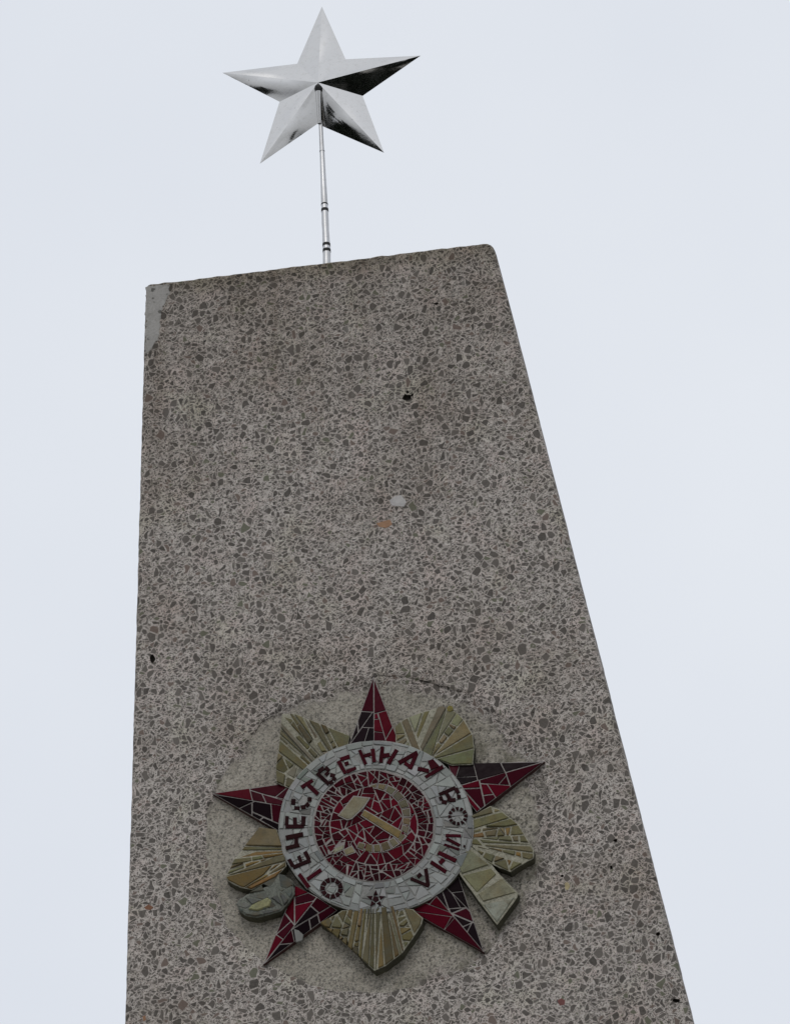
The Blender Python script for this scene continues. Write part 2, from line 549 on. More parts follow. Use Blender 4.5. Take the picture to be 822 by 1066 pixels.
# recess wall
nb = len(bed)
b0 = [(x, 0, z) for x, z in bed]; b1 = [(x, .0028, z) for x, z in shrink(bed, .006)]; b2 = [(x, .03, z) for x, z in shrink(bed, .011)]
rb = [(n_, (n_ + 1) % nb, nb + (n_ + 1) % nb, nb + n_) for n_ in range(nb)]
mb.add(b0 + b1, rb); mb.add(b1 + b2, rb)
for p in pits:
    k = len(p)
    a0 = [(x, 0, z) for x, z in p]; c = (sum(q[0] for q in p) / k, sum(q[1] for q in p) / k)
    a1 = [(c[0] + (x - c[0]) * .8, .012, c[1] + (z - c[1]) * .8) for x, z in p]
    mb.add(a0 + a1, [(i, (i + 1) % k, k + (i + 1) % k, k + i) for i in range(k)], 1)
    mb.add(a1, [tuple(range(k))], 1)
sh = mb.build('shaft', [M_TERR, M_HOLE], stele); sh.matrix_parent_inverse = stele.matrix_world.inverted(); sh.matrix_parent_inverse = INV

# mortar bed inside the recess, hand-trowelled
mb = MB(); NR = 46
cx = sum(q[0] for q in bed) / nb; cz = sum(q[1] for q in bed) / nb
vs = []
for i in range(NR + 1):
    s = 1.015 * i / NR
    for x, z in bed:
        X, Z = cx + (x - cx) * s, cz + (z - cz) * s
        low = max(0, min(1, (EZ - .15 - Z) / .3)); rgt = max(0, min(1, (X + .05) / .3))
        y = .0030 - .0016 * low + noise.noise((X * 16, Z * 16, 2)) * (.0020 + .0028 * rgt) + noise.noise((X * 60, Z * 60, 5)) * (.0010 + .0028 * rgt) + noise.noise((X * 170, Z * 170, 5)) * (.0009 + .0020 * rgt)
        if s > .95: y += .0045 * max(0, noise.noise((X * 5, Z * 5, 31)) + .08) * min(1, (s - .95) / .02)
        vs.append((X, max(.0012, y) if s > .9 else y, Z))
fs = []
for i in range(NR):
    for k in range(nb):
        fs.append((i * nb + k, (i * nb) + (k + 1) % nb, (i + 1) * nb + (k + 1) % nb, (i + 1) * nb + k))
mb.add(vs, [tuple(reversed(f)) for f in fs], smooth=True)
o = mb.build('mortar_bed', [M_BED], stele); o.matrix_parent_inverse = INV

# plaster patch on the corner, its edge ragged
pp = Zm(140, 280, [(97,160),(112,143),(200,136),(305,128),(300,200),(262,285),(232,320),(238,380),(214,430),(216,540),(190,600),(150,660),(97,735),(95,560),(96,300)])
mb = MB(); slab(mb, rough(PP(pp, .001), .006, .008, 8.8, 75), .0012, .004, 0, 0, .0008)
o = mb.build('repair_patch', [M_PATCH], stele); o.matrix_parent_inverse = INV
# stones of odd colour in the aggregate
for pts, c, sc0, off, lab in (
        ([(265,437),(338,415),(350,442),(318,462),(280,455)], (.29, .165, .095), 5.14, (340, 460), 'orange stone'),
        ([(336,312),(365,292),(398,285),(425,318),(414,346),(350,342)], (.40, .385, .375), 5.14, (340, 460), 'white stone'),
        ([(400,968),(415,958),(432,966),(430,985),(410,990)], (.15, .055, .05), 4.0, (480, 800), 'dull red stone'),
        ([(430,480),(442,473),(452,490),(444,508),(434,505)], (.36, .30, .17), 4.0, (480, 800), 'pale yellow stone'),
        ([(165,245),(190,230),(218,245),(200,262),(175,258)], (.17, .075, .04), 5.48, (120, 900), 'rusty stone'),
        ([(155,870),(172,862),(176,890),(160,898)], (.25, .13, .07), 5.48, (120, 900), 'ochre stone')):
    mb = MB(); slab(mb, rough(PP(Zm(*off, pts, sc0)), .006, .0012, 1.1, 90), .0007, .003, 0, 0, .0006)
    o = mb.build('stone', [plain('stone ' + lab, c, .7, var=.2, scale=60)], stele); o.matrix_parent_inverse = INV; o['label'] = lab
# stepped base on the ground
mb = MB()
for (x0, x1, y0, y1, z0, z1) in ((-1.0, xr(.35) + .3, -.3, .75, .18, .35), (-1.5, xr(.35) + .8, -.8, 1.25, 0, .18)):
    v = [(x, y, z) for z in (z0, z1) for x, y in ((x0, y0), (x1, y0), (x1, y1), (x0, y1))]
    mb.add(v, [(3, 2, 1, 0), (4, 5, 6, 7), (0, 1, 5, 4), (1, 2, 6, 5), (2, 3, 7, 6), (3, 0, 4, 7)])
o = mb.build('plinth', [M_TERR], stele); o.matrix_parent_inverse = INV

# ------------------------------------------------------------------ emblem
emb = empty('order_emblem', (0, 0, EZ))
tag(emb, 'round mosaic war order emblem with red star set in the stele front', 'emblem')
EINV = Matrix.Translation((0, 0, -EZ))


def ebuild(mb, name, mats, parent=None):
    o = mb.build(name, mats, parent or emb)
    if parent is None: o.matrix_parent_inverse = EINV
    return o


RED = (.088, .003, .0105); DRED = (.042, .0032, .0085); DARK = (.0095, .005, .0065); WHITE = (.275, .285, .274)

# --- star points: ridged, half bright half dark
arms = [
 dict(tip=(388.8,704.5), ridge=(389.3,782), a=(359.5,786), b=(418.5,782), A='D', B='R',
      ca=[((372.7,740.5),(389.8,741.7)),((387.3,742.3),(377,757)),((368,757),(389.8,758)),((372.7,758),(373.3,766.6)),((383.7,758),(380,770))],
      cb=[((389,743.5),(404.3,739.3)),((393.4,743.5),(400.7,769)),((389.7,749.6),(395.8,748.4)),((389.7,761.8),(398.9,763)),((408,758),(402,769))]),
 dict(tip=(567.0,793), ridge=(474,819), a=(466,795.8), b=(496,846), A='D', B='R',
      ca=[((492.5,794.7),(497.4,813.5)),((478.5,796),(474.9,807.4)),((481.6,809.3),(496.2,808.7)),((521,795),(525.4,804))],
      cb=[((526.6,806),(529.6,815)),((499.2,814),(500.4,819.6)),((500.4,816),(518.7,817.2)),((518.7,817.2),(527.2,807.4)),((487,821.4),(510,820.2)),((510,821),(513.8,827)),((491.9,830),(513.8,827)),((489.5,830.6),(498.6,841))]),
 dict(tip=(503.9,992), ridge=(447,925), a=(477,912), b=(425,947.5), A='D', B='R', bmid=(439.5,956.5), 
      ca=[((459.3,925),(466,944)),((464.7,924.6),(470.8,930.7)),((470.8,929.5),(481.2,928.2)),((473.3,950),(486.6,944.7)),((464.7,946.5),(479.3,945.3)),((475.7,953.8),(490.5,959.9)),((483,964.7),(491.7,961)),((490,963),(486,971)),((470.8,930.7),(479.3,945.3))],
      cb=[((436,938),(470.8,951)),((429.5,949),(468.4,954.5)),((447,942.2),(452.6,935.5)),((468.4,957),(462.3,967.8)),((470.5,959),(463.5,967.2))]),
 dict(tip=(274,1004.8), ridge=(330,934), a=(307.5,922.5), b=(351,948), A='R', B='D',
      ca=[((294.7,949),(304.6,961.4)),((306.8,929),(306.8,958)),((307.4,943),(319.8,940)),((308,934),(317,931)),((299,963),(288.6,972.3)),((288,973.5),(292.5,976.6))],
      cb=[((291.5,983.4),(305.6,982)),((303.5,968),(306.8,983)),((307,966),(330.5,952)),((322,960),(323.3,967.4)),((330.5,951.6),(333,961.4)),((326,945.5),(332.8,951.4))]),
 dict(tip=(221,826.6), ridge=(302,840.5), a=(300,815.2), b=(290,865.5), A='R', B='D',
      ca=[((259.9,822.5),(262.3,832)),((266,824.7),(275.7,827.7)),((275.7,827.7),(294,832)),((273.3,828),(277,836)),((293,825),(299,820))],
      cb=[((259.9,836.8),(249,842)),((262.3,837.4),(262.3,846)),((263.5,846),(274.5,850.8)),((282.4,840.5),(283.6,854.5)),((274,851),(270,854))]),
]
rng = random.Random(5)
for ar in arms:
    H_T, H_R, H_E = .010, .032, .018         # tip, ridge at the base, edge at the base
    tip3 = P(*ar['tip'], .008); r3 = P(*ar['ridge'], H_R); a3 = P(*ar['a'], H_E); b3 = P(*ar['b'], H_E)

    def plane(p, q, s, hp, hq, hs):
        d = (q[0] - p[0]) * (s[1] - p[1]) - (s[0] - p[0]) * (q[1] - p[1])
        def f(x, z):
            u = ((x - p[0]) * (s[1] - p[1]) - (s[0] - p[0]) * (z - p[1])) / d
            w = ((q[0] - p[0]) * (z - p[1]) - (x - p[0]) * (q[1] - p[1])) / d
            return hp + u * (hq - hp) + w * (hs - hp)
        return f
    fa = plane(tip3, r3, a3, H_T, H_R, H_E); fb = plane(tip3, r3, b3, H_T, H_R, H_E)
    body = MB()
    Y0 = .012
    tri = lambda h, p: (p[0], -h, p[1])
    vt = [tri(H_T, tip3), tri(H_R, r3), tri(H_E, a3), tri(H_E, b3)]
    vb = [(tip3[0], Y0, tip3[1]), (r3[0], Y0, r3[1]), (a3[0], Y0, a3[1]), (b3[0], Y0, b3[1])]
    body.add(vt, [(0, 2, 1), (0, 1, 3)], 0)
    body.add(vt + vb, [(0, 4, 6, 2), (2, 6, 5, 1), (1, 5, 7, 3), (3, 7, 4, 0)], 1)
    bo = ebuild(body, 'star_point', [M_GROUT, M_RSIDE])
    bm = bmesh.new(); bm.from_mesh(bo.data); bmesh.ops.recalc_face_normals(bm, faces=bm.faces); bm.to_mesh(bo.data); bm.free()
    for key, cs, hf, nm in (('a', 'ca', fa, ar['A']), ('b', 'cb', fb, ar['B'])):
        poly = [ar['tip'], ar['ridge'], ar[key]]
        if key == 'b' and 'bmid' in ar: poly = [ar['tip'], ar['ridge'], ar['b']]
        polys = cuts([poly], ar[cs])
        t = MB()
        for p in polys:
            c0 = RED if nm == 'R' else DARK
            if nm == 'R' and rng.random() < .4: c0 = DRED
            if nm == 'D' and rng.random() < .18: c0 = DRED
            q = []
            for (x, y) in p:
                hh = .015
                for _ in range(3): hh = hf(*P(x, y, hh))
                q.append(P(x, y, hh))
            tile(t, q, lambda x, z, hf=hf: hf(x, z) + .0022, jitter_col(c0, rng, .22), rng, gap=.0014, depth=.005, tilt=.0008)
        if ar['tip'][1] > 1000 and nm == 'D':
            tile(t, PP([(306,968),(311,969.5),(316,974),(315,980),(308,982)], .022), .0265, (.19, .19, .18), rng, gap=.0004, tilt=.001)
        ebuild(t, 'red_mosaic' if nm == 'R' else 'dark_mosaic', [M_SMALT], bo)

# --- ray fans between the points
OL = [(.135, .13, .068), (.165, .16, .095), (.115, .115, .065), (.20, .195, .13), (.15, .125, .055), (.21, .135, .045)]
CEN = (391, 861)


def fan(outline, dividers, h, colours, seed, label=None, extra=(), p_cross=.5, name='ray_fan', rise=.004, cross_max=700, depthv=.008):
    rr = random.Random(seed)
    b = MB(); slab(b, rough(PP(outline, h), .008, .0016, seed, 70), h, chamfer=.0012)
    bo = ebuild(b, name, [M_FGROUT, M_MOSS])
    if label: bo['label'] = label
    t = MB()
    polys = cuts([hull(outline)], list(dividers))
    strips = []
    def strip(p):
        if abs(area(p)) < 470 * rr.uniform(.5, 1.5) or len(p) < 3: strips.append(p); return
        c = (sum(q[0] for q in p) / len(p) + rr.uniform(-1, 1), sum(q[1] for q in p) / len(p) + rr.uniform(-1, 1))
        A, B = split(p, c, (CEN[0] + rr.uniform(-14, 14), CEN[1] + rr.uniform(-14, 14)))
        if len(A) < 3 or len(B) < 3: strips.append(p); return
        strip(A); strip(B)
    for p in polys: strip(p)
    for p in strips:
        subs = [p]
        if abs(area(p)) > 90 and rr.random() < p_cross * .75:
            subs = shatter(p, cross_max * .16, rr, .35)
        for s in subs:
            if rr.random() < .03: continue
            c = tuple(x * y for x, y in zip((.70, .64, .54), jitter_col(rr.choice(colours), rr, .30, .10)))
            dh = rr.uniform(-.0012, rise * .6)
            tile(t, PP(s, h), h + .0028 + dh, c, rr, gap=.0019, depth=.006 + max(0, dh), tilt=.0016, bev=.0014)
    for q, c in extra: tile(t, PP(q, h), h + .004, c, rr, gap=.0004, tilt=.001)
    ebuild(t, 'glass_mosaic', [M_OLIVE], bo)
    return bo


def radial(pts, r=400):
    return [(p, (p[0] + (CEN[0] - p[0]) * .55, p[1] + (CEN[1] - p[1]) * .55)) for p in pts]


fan([(293.5,743.5),(306,743),(336,755),(364,766),(361,782),(338,796),(312,820),(303,822),(287.5,815),(287,800),(290.5,772)],
    radial([(300,760),(297,775),(294,787),(293,799),(294,809),(315,757),(328,762),(343,767)]), .025, OL[:4] + [(.24, .25, .21)], 21, p_cross=.75, rise=.008, label='broken olive ray fan, its strips chipped')
fan([(411,757),(420,749),(440,741),(460,735.5),(474,741),(484,751),(491.5,764),(493.5,780),(492,796),(470,797),(440,785),(412,775)],
    [(( 426,750),(432,765)),((440.5,741),(431,769)),((453.5,741),(440,771)),((462,748),(452.5,778)),((480,752),(456,781)),((488,766),(460,783)),((491,780),(466,787)),((419,757),(423,767))],
    .025, [(.20, .20, .13), (.20, .20, .12), (.27, .275, .20), (.19, .18, .11)], 33, p_cross=.18, label='pale olive ray fan of long unbroken strips', extra=[([(465,737.5),(467.5,735),(471,736),(472,739.5),(469,742),(465.5,741)], (.20, .165, .02))])
fan([(490,849.7),(510,839.5),(519,842),(539,858),(555.5,885),(555.2,893.5),(544,900),(531,908),(508,899),(488,878.5),(484,868)],
    [((492,853),(517,846.5)),((493.5,864),(526,854)),((493.1,867.8),(533,860.5)),((493.1,873.2),(538,870)),((503,881.8),(553,888.6)),((506.5,887.5),(544,899)),((509,897.5),(529,907.5)),((496,872),(505,882)),((512,840.5),(513.5,846))],
    .029, [(.17, .185, .095), (.25, .15, .05), (.18, .175, .10), (.22, .21, .13)], 47, p_cross=.12, label='ochre ray fan of long glass strips')
fan([(333,961.5),(356,948),(384,946),(415,944),(430,947),(440,956),(438.5,963),(429,978),(418,993),(401,1006),(389.6,1011),(380,1002),(363,982),(346,968)],
    radial([(352,970),(360,976),(368,984),(377,996),(389.8,1008),(400,1003),(410,996),(420,986),(430,972),(436,962)]), .032, OL[:3] + OL[4:5] + [(.19, .15, .07)], 52, p_cross=.6, rise=.007, label='olive ray fan pointing down, its left strips broken')
fan([(269.6,861.5),(288,864),(297,890),(298,902),(287,914),(262,926.5),(250,924),(237,917.5),(234.5,912.8),(245,893),(258,878)],
    [((256,881),(288,882.2)),((250.4,886.5),(288,885.8)),((244.3,900.4),(288,892)),((235,913),(289.3,899.2)),((262,920),(290,902)),((272,915),(280,906)),((240,905.5),(262,897))],
    .030, [(.17, .185, .10), (.24, .155, .05), (.17, .165, .095)], 66, p_cross=.45, label='narrow ochre ray fan with chipped lower strips')

# rifle butt: four large clear panels
b = MB(); H = .031
slab(b, rough(PP([(485,881),(489,880.5),(510.8,899.5),(519,909.5),(539.3,930.2),(538.2,934.6),(517.2,963.2),(500.8,942),(479.3,912),(475.8,905)], H), .012, .0008, 4, 40), H, chamfer=.001)
bo = ebuild(b, 'rifle_butt', [M_FGROUT, M_MOSS])
t = MB(); rr = random.Random(8)
for q, c in (([(486.4,882.3),(509,900.8),(480.3,910.5),(477.3,904.5)], (0.168, 0.172, 0.108)), ([(481,912),(511,904.3),(516.6,910.6),(496.2,930)], (0.176, 0.172, 0.092)),
             ([(497,931.2),(522,914),(537.5,929.8),(502.4,939.6)], (0.208, 0.2, 0.132)), ([(502.6,942),(536,934.2),(517,961.5)], (0.256, 0.268, 0.22))):
    tile(t, PP(q, H), H + .003, c, rr, gap=.0012, tilt=.0008, bev=.0018)
ebuild(t, 'glass_panel', [M_OLIVE], bo)

# sabre hilt: rounded, bluish, with one olive piece
b = MB(); H = .033
hilt = [(245.5,941),(249,935.5),(256.5,931),(272,924.5),(281,921),(289,909.5),(297,911),(305,918),(306,930),(300,940),(292,948.5),(280,952),(266,955),(255,953),(248.4,947.6)]
slab(b, rough(PP(hilt, H), .010, .003, 6, 55), H, chamfer=.006)
bo = ebuild(b, 'sabre_hilt', [M_HGROUT, M_MOSS])
t = MB(); rr = random.Random(18)
BLU = [(.15, .17, .155), (.11, .13, .125), (.19, .205, .18), (.09, .11, .10)]
polys = cuts([hull(hilt)], [((258,946),(282,934)),((256,934),(286,940)),((276,926),(282,938)),((284,938),(292,944)),((262,931),(280,928)),((290,914),(292,930)),((284,922),(304,928)),((262,950),(284,946)),((247,945),(262,949)),((272,950),(274,954))])
for p in polys:
    m_ = (sum(q[0] for q in p) / len(p), sum(q[1] for q in p) / len(p))
    for s in shatter(p, 170, rr, .5):
        dh = rr.uniform(-.003, .003)
        tile(t, PP(s, H), H + .002 + dh, jitter_col([x * .5 for x in rr.choice(BLU)], rr, .25), rr, gap=.0026, depth=.008, tilt=.002, bev=.0016)
ebuild(t, 'glass_mosaic', [M_OLIVE], bo)
t = MB(); tile(t, PP([(258,947.5),(262.5,942),(278.5,934.6),(283,938),(281,944.5),(268,949.2)], H), H + .0055, (.25, .25, .13), rr, gap=.001, bev=.003)
ebuild(t, 'grip_inlay', [M_OLIVE], bo)

# --- white ring with its lettering
RH = .0335
RO, RI, DI = (391.3, 861.2, 101.6, 90.2), (389.3, 860.2, 63.6, 59), (389.0, 860.0, 62.6, 57.8)
ell = lambda e, n, k=1.0: [(e[0] + e[2] * k * math.cos(2 * math.pi * i / n), e[1] + e[3] * k * math.sin(2 * math.pi * i / n)) for i in range(n)]


def ringpt(th, s):
    a = (RI[0] + RI[2] * math.cos(th), RI[1] + RI[3] * math.sin(th)); c = (RO[0] + RO[2] * math.cos(th), RO[1] + RO[3] * math.sin(th))
    return (a[0] + (c[0] - a[0]) * s, a[1] + (c[1] - a[1]) * s)


b = MB(); slab(b, rough(PP(ell(RO, 90), RH), .012, .0016, 2, 50), RH, chamfer=.0015)
ring = ebuild(b, 'ring', [M_WGROUT, M_MOSS])
t = MB(); rr = random.Random(77)
UA = 83.0
rects = []
k = 40
edges = [2 * math.pi * i / k + rr.uniform(-.035, .035) for i in range(k)] + [None]
edges[-1] = edges[0] + 2 * math.pi
for i in range(k):
    th0, th1 = edges[i], edges[i + 1]
    s1 = rr.uniform(.10, .24); s2 = rr.uniform(.74, .9)
    if rr.random() < .25: s2 = rr.uniform(.45, .6)
    for (u0, u1) in ((.015, s1), (s1, s2), (s2, .985)):
        poly = [(th0 * UA, u0 * 36), (th1 * UA, u0 * 36 + rr.uniform(-1.2, 1.2) * (u0 > .02)), (th1 * UA, u1 * 36 + rr.uniform(-1.2, 1.2) * (u1 < .98)), (th0 * UA, u1 * 36)]
        poly = [(a, min(35.5, max(.5, c))) for a, c in poly]
        rects += shatter(poly, 140, rr, .55)
for p in rects:
    if rr.random() < .025: continue                 # a few pieces have fallen out
    q = PP([ringpt(a / UA, c / 36) for a, c in p], RH)
    c = jitter_col(WHITE, rr, .17, .025)
    if rr.random() < .12: c = jitter_col((.17, .178, .168), rr)
    tile(t, q, RH + .0022, c, rr, gap=.0013, depth=.005, tilt=.0012)
ebuild(t, 'white_mosaic', [M_SMALT], ring)


def stroke(mb, mbg, a, b, w, col, rr, h):
    """one cut strip of dark smalt from a to b (traced points), w wide, on its own bed of grout"""
    dx, dy = b[0] - a[0], b[1] - a[1]; L = math.hypot(dx, dy)
    ux, uy = dx / L, dy / L; nx, ny = -uy * w / 2, ux * w / 2
    j = lambda: rr.uniform(-.35, .35)
    q = [(a[0] + nx + j(), a[1] + ny + j()), (a[0] - nx + j(), a[1] - ny + j()), (b[0] - nx + j(), b[1] - ny + j()), (b[0] + nx + j(), b[1] + ny + j())]
    poly(mb, q, col, rr, h)


def poly(mb, q, col, rr, h):
    tile(mb, PP(q, h), h, jitter_col(col, rr, .2), rr, gap=.0004, depth=.009, tilt=.0004, bev=.0008)
    g = ccw(PP(q, h)); n = len(g)
    c = (sum(v[0] for v in g) / n, sum(v[1] for v in g) / n)
    g = shrink(g, -.0009)
    v0 = [(x, -(h - .0068), z) for x, z in g]; v1 = [(x, -(h - .0026), z) for x, z in g]
    mb.add(v0 + v1, [(i, (i + 1) % n, n + (i + 1) % n, n + i) for i in range(n)], 1)
    mb.add(v1, [tuple(range(n))], 1)


def dots(cx, cy, ro, ri, n, ph=0, gp=.06):
    out = []
    for i in range(n):
        a0 = 2 * math.pi * i / n + ph + gp; a1 = a0 + 2 * math.pi / n - 2 * gp
        out.append([(cx + ro * math.cos(a0), cy + ro * .93 * math.sin(a0)), (cx + ro * math.cos(a1), cy + ro * .93 * math.sin(a1)),
                    (cx + ri * math.cos(a1), cy + ri * .93 * math.sin(a1)), (cx + ri * math.cos(a0), cy + ri * .93 * math.sin(a0))])
    return out


def seg(x0, y0, *ps):
    return [((x0 + a / 8.22, y0 + b_ / 8.22), (x0 + c / 8.22, y0 + d / 8.22)) for a, b_, c, d in ps]


LR = (.042, .0034, .008); LD = (.021, .0058, .0072)
letters = [
 (dots(345, 924.7, 12.2, 6.9, 11, 0, .028), LD, None),                                                          # О
 (None, LR, seg(290,850, (172,492,258,608),(240,540,365,455))),                                         # Т
 (None, LD, seg(290,850, (118,440,272,372),(88,365,120,428),(168,335,190,388),(220,298,258,366))),       # Е
 (None, LD, seg(290,850, (60,182,212,152),(152,170,150,245),(60,275,178,245))),                          # Ч
 (None, LD, seg(290,770, (58,742,218,742),(72,655,66,735),(137,665,140,735),(212,655,210,735))),         # Е
 (None, LD, seg(290,770, (125,508,122,560),(130,582,180,588),(190,582,228,572),(232,568,258,545),(264,530,264,490))),  # С
 (None, LR, seg(290,770, (192,412,292,348),(252,388,338,466))),                                         # Т
 (None, LD, seg(290,770, (325,285,432,385),(340,275,388,240),(395,235,432,268),(428,275,396,305),(440,300,485,310),(478,318,470,352),(464,356,428,375))),  # В
 (None, LR, seg(290,770, (508,180,572,292),(525,170,608,142),(560,210,602,195),(580,275,662,240))),       # Е
 (None, LR, seg(290,770, (690,85,745,215),(730,140,790,122),(802,75,818,195))),                         # Н
 (None, LR, seg(380,770, (147,58,132,195),(150,138,212,128),(272,85,198,208))),                         # Н
 (None, LR, seg(380,770, (285,198,446,108),(440,118,380,255),(335,198,400,245))),                       # А
 (None, LR, seg(380,770, (515,325,668,228),(445,250,545,268))),                                         # Я
 (None, LD, seg(380,770, (628,470,772,405),(640,485,652,520),(652,530,700,538),(712,530,720,480),(722,520,775,515),(800,505,800,470),(795,460,772,415),(690,455,712,490))),   # В
 (dots(476.2, 849.6, 10.6, 6.4, 12, .2, .07), LD, None),                                                     # О
 (None, LR, seg(380,850, (685,160,822,166),(692,190,812,248),(672,240,806,286))),                       # Й
 (None, LR, seg(380,850, (622,305,776,380),(558,390,696,475),(632,402,672,365))),                       # Н
 (None, LD, seg(380,850, (388,532,548,598),(515,445,540,592),(445,522,478,490))),                       # А
]
LH = RH + .0045
for polys, c, segs in letters:
    l = MB(); rr2 = random.Random(len(letters) + int(c[0] * 1000))
    if polys:
        for q in polys: poly(l, q, c, rr, LH)
    if segs:
        for a, b2 in segs: stroke(l, None, a, b2, 3.2 if abs(segs[0][0][1] - 869.5) < .2 else 4.4, c, rr, LH)
    if c is LR and segs and segs[0][0][0] > 442 and segs[0][0][1] < 812 and segs[0][0][0] < 445:
        poly(l, Zm(380, 770, [(530,180),(580,165),(640,230),(560,262)]), LR, rr, LH)     # bowl of Я
    if segs and abs(segs[0][0][1] - (850 + 160 / 8.22)) < .1:
        poly(l, [(482,879.5),(484.5,880),(484,882.5),(481.8,882)], LD, rr, LH)            # breve of Й
    ebuild(l, 'letter', [M_SMALT, M_WGROUT], ring)
# little star at the foot of the ring
l = MB(); c0 = (391.0, 936.0)
pt = lambda r, a: (c0[0] + r * math.sin(a), c0[1] - r * .95 * math.cos(a))
for i in range(5):
    a = 2 * math.pi * i / 5
    poly(l, [pt(10.4, a), pt(4.9, a + .56), pt(4.9, a - .56)], LD, rr, LH)
poly(l, [pt(3.6, 2 * math.pi * i / 5 + .63) for i in range(5)], LD, rr, LH)
ebuild(l, 'small_star', [M_SMALT, M_WGROUT], ring)

# --- red disc with hammer and sickle
DH = RH + .0012
b = MB(); slab(b, PP(ell(DI, 72, 1.01), DH), DH, y0=-(RH - .004), chamfer=.001)
disc = ebuild(b, 'red_disc', [M_GROUT, M_GROUT])
t = MB(); rr = random.Random(91)
REDS = [(.056, .0026, .0078), (.040, .0024, .0065), (.024, .002, .005), (.080, .0028, .0098)]
UD = 54.0; WD = 17.0
k = 22
ed = [2 * math.pi * i / k + rr.uniform(-.06, .06) for i in range(k)]; ed.append(ed[0] + 2 * math.pi)
for i in range(k):
    for s in shatter([(ed[i] * UD, .3), (ed[i + 1] * UD, .3), (ed[i + 1] * UD, WD), (ed[i] * UD, WD)], 62, rr, .75):
        q = [(DI[0] + (DI[2] - WD + v) * math.cos(u / UD), DI[1] + (DI[3] - WD + v) * math.sin(u / UD)) for u, v in s]
        tile(t, PP(q, DH), DH + .0022, jitter_col(rr.choice(REDS[:3]), rr, .2), rr, gap=.0013, depth=.005, tilt=.0012)
inner = ccw(ell((DI[0], DI[1], DI[2] - WD, DI[3] - WD), 40))
polys = cuts([inner], [((352,866),(428,832)),((390,824),(404,857)),((372,856),(408,892)),((376,890),(396,868)),((404,830),(418,850))])
for p in polys:
    for s in shatter(p, 150, rr, .6):
        tile(t, PP(s, DH), DH + .0022, jitter_col(rr.choice(REDS[0:2] + REDS[3:] * 2), rr, .2), rr, gap=.0013, depth=.005, tilt=.0012)
ebuild(t, 'red_mosaic', [M_SMALT], disc)


def inlay(mb, q, col, h, gap=.0006):
    tile(mb, PP(q, h), h, col, rr, gap=gap, depth=.010, tilt=.0006, bev=.0014)
    g = ccw(PP(q, h)); n = len(g); g = shrink(g, -.0020)
    v0 = [(x, -(DH - .002), z) for x, z in g]; v1 = [(x, -(h - .0014), z) for x, z in g]
    mb.add(v0 + v1, [(i, (i + 1) % n, n + (i + 1) % n, n + i) for i in range(n)], 1)
    mb.add(v1, [tuple(range(n))], 1)


GOLD = [(.20, .175, .10), (.185, .14, .06), (.22, .20, .13), (.165, .15, .095)]
t = MB(); SH = DH + .0044
def arc(a, r): return (388.0 + r * math.cos(R(a)), 849.5 - r * .97 * math.sin(R(a)))
prof = [(97, 31, 33.0), (82, 30.0, 35.2), (66, 29.5, 36.5), (48, 29.5, 38), (30, 30.0, 38.6), (14, 30.5, 39), (-2, 31.5, 39), (-16, 32, 39.5), (-30, 33.5, 41.0), (-46, 31.5, 40.5), (-60, 31.0, 40), (-76, 31, 39.5), (-90, 31, 39), (-104, 31, 38.5), (-118, 31.5, 38)]
for (a0, i0, o0), (a1, i1, o1) in zip(prof, prof[1:]):
    inlay(t, [arc(a0 - 1.3, i0), arc(a0 - 1.3, o0), arc(a1 + 1.3, o1), arc(a1 + 1.3, i1)], jitter_col([x * .6 for x in rr.choice(GOLD)], rr, .33), SH)
for q in ([(366,880.5),(369.5,887.2),(360,890.5),(357,885)],):
    inlay(t, q, (.22, .2, .12), SH)
inlay(t, [(359,874),(357,884),(349,888),(342,889),(341,885.5),(348,883),(353,876.5)], (.26, .26, .18), SH)
ebuild(t, 'sickle', [M_OLIVE, M_GROUT], disc)
t = MB(); HH = SH + .0012
inlay(t, [(379.0,843.2),(418.0,865.6),(414.8,873.4),(375.6,848.8)], (0.188, 0.132, 0.044), HH)
inlay(t, [(367.9,828.8),(384.9,830.6),(378.2,840.2),(366,851.8),(361,853.2),(352.0,849.0)], (0.204, 0.188, 0.128), HH + .0012)
ebuild(t, 'hammer', [M_OLIVE, M_GROUT], disc)

# ------------------------------------------------------------------ steel star on its pole
YS = .20
base = P(340.3, 276, -YS)
fin = empty('star_finial', (base[0], YS, ZT - .004))
tag(fin, 'polished steel five pointed star on a thin pole above the stele', 'star')
FINV = Matrix.Translation((-base[0], -YS, -(ZT - .004)))
tips = [(335, 8.2), (435.6, 58.3), (398.3, 157.4), (271.8, 168.6), (233.6, 75.8)]
nots = [(359.6, 61.3), (377.3, 99.5), (333.0, 128.2), (290.9, 105.6), (309.3, 65.9)]
apex_px = (330.8, 85.5)
tipy = [0.0, -.017, 0.0, -.010, .004]
D_AP = .042
tc_ = (sum(q[0] for q in tips) / 5, sum(q[1] for q in tips) / 5)
tips = [(tc_[0] + (q[0] - tc_[0]) * 1.022, tc_[1] + (q[1] - tc_[1]) * 1.022) for q in tips]
T3 = [Vector((P(*q, -(YS + e))[0], YS + e, P(*q, -(YS + e))[1])) for q, e in zip(tips, tipy)]
N3 = [Vector((P(*q, -YS)[0], YS, P(*q, -YS)[1])) for q in nots]
ap = P(*apex_px, -(YS - D_AP)); AP = Vector((ap[0], YS - D_AP, ap[1]))
AB = Vector((sum(v.x for v in T3) / 5, YS + D_AP, sum(v.z for v in T3) / 5))


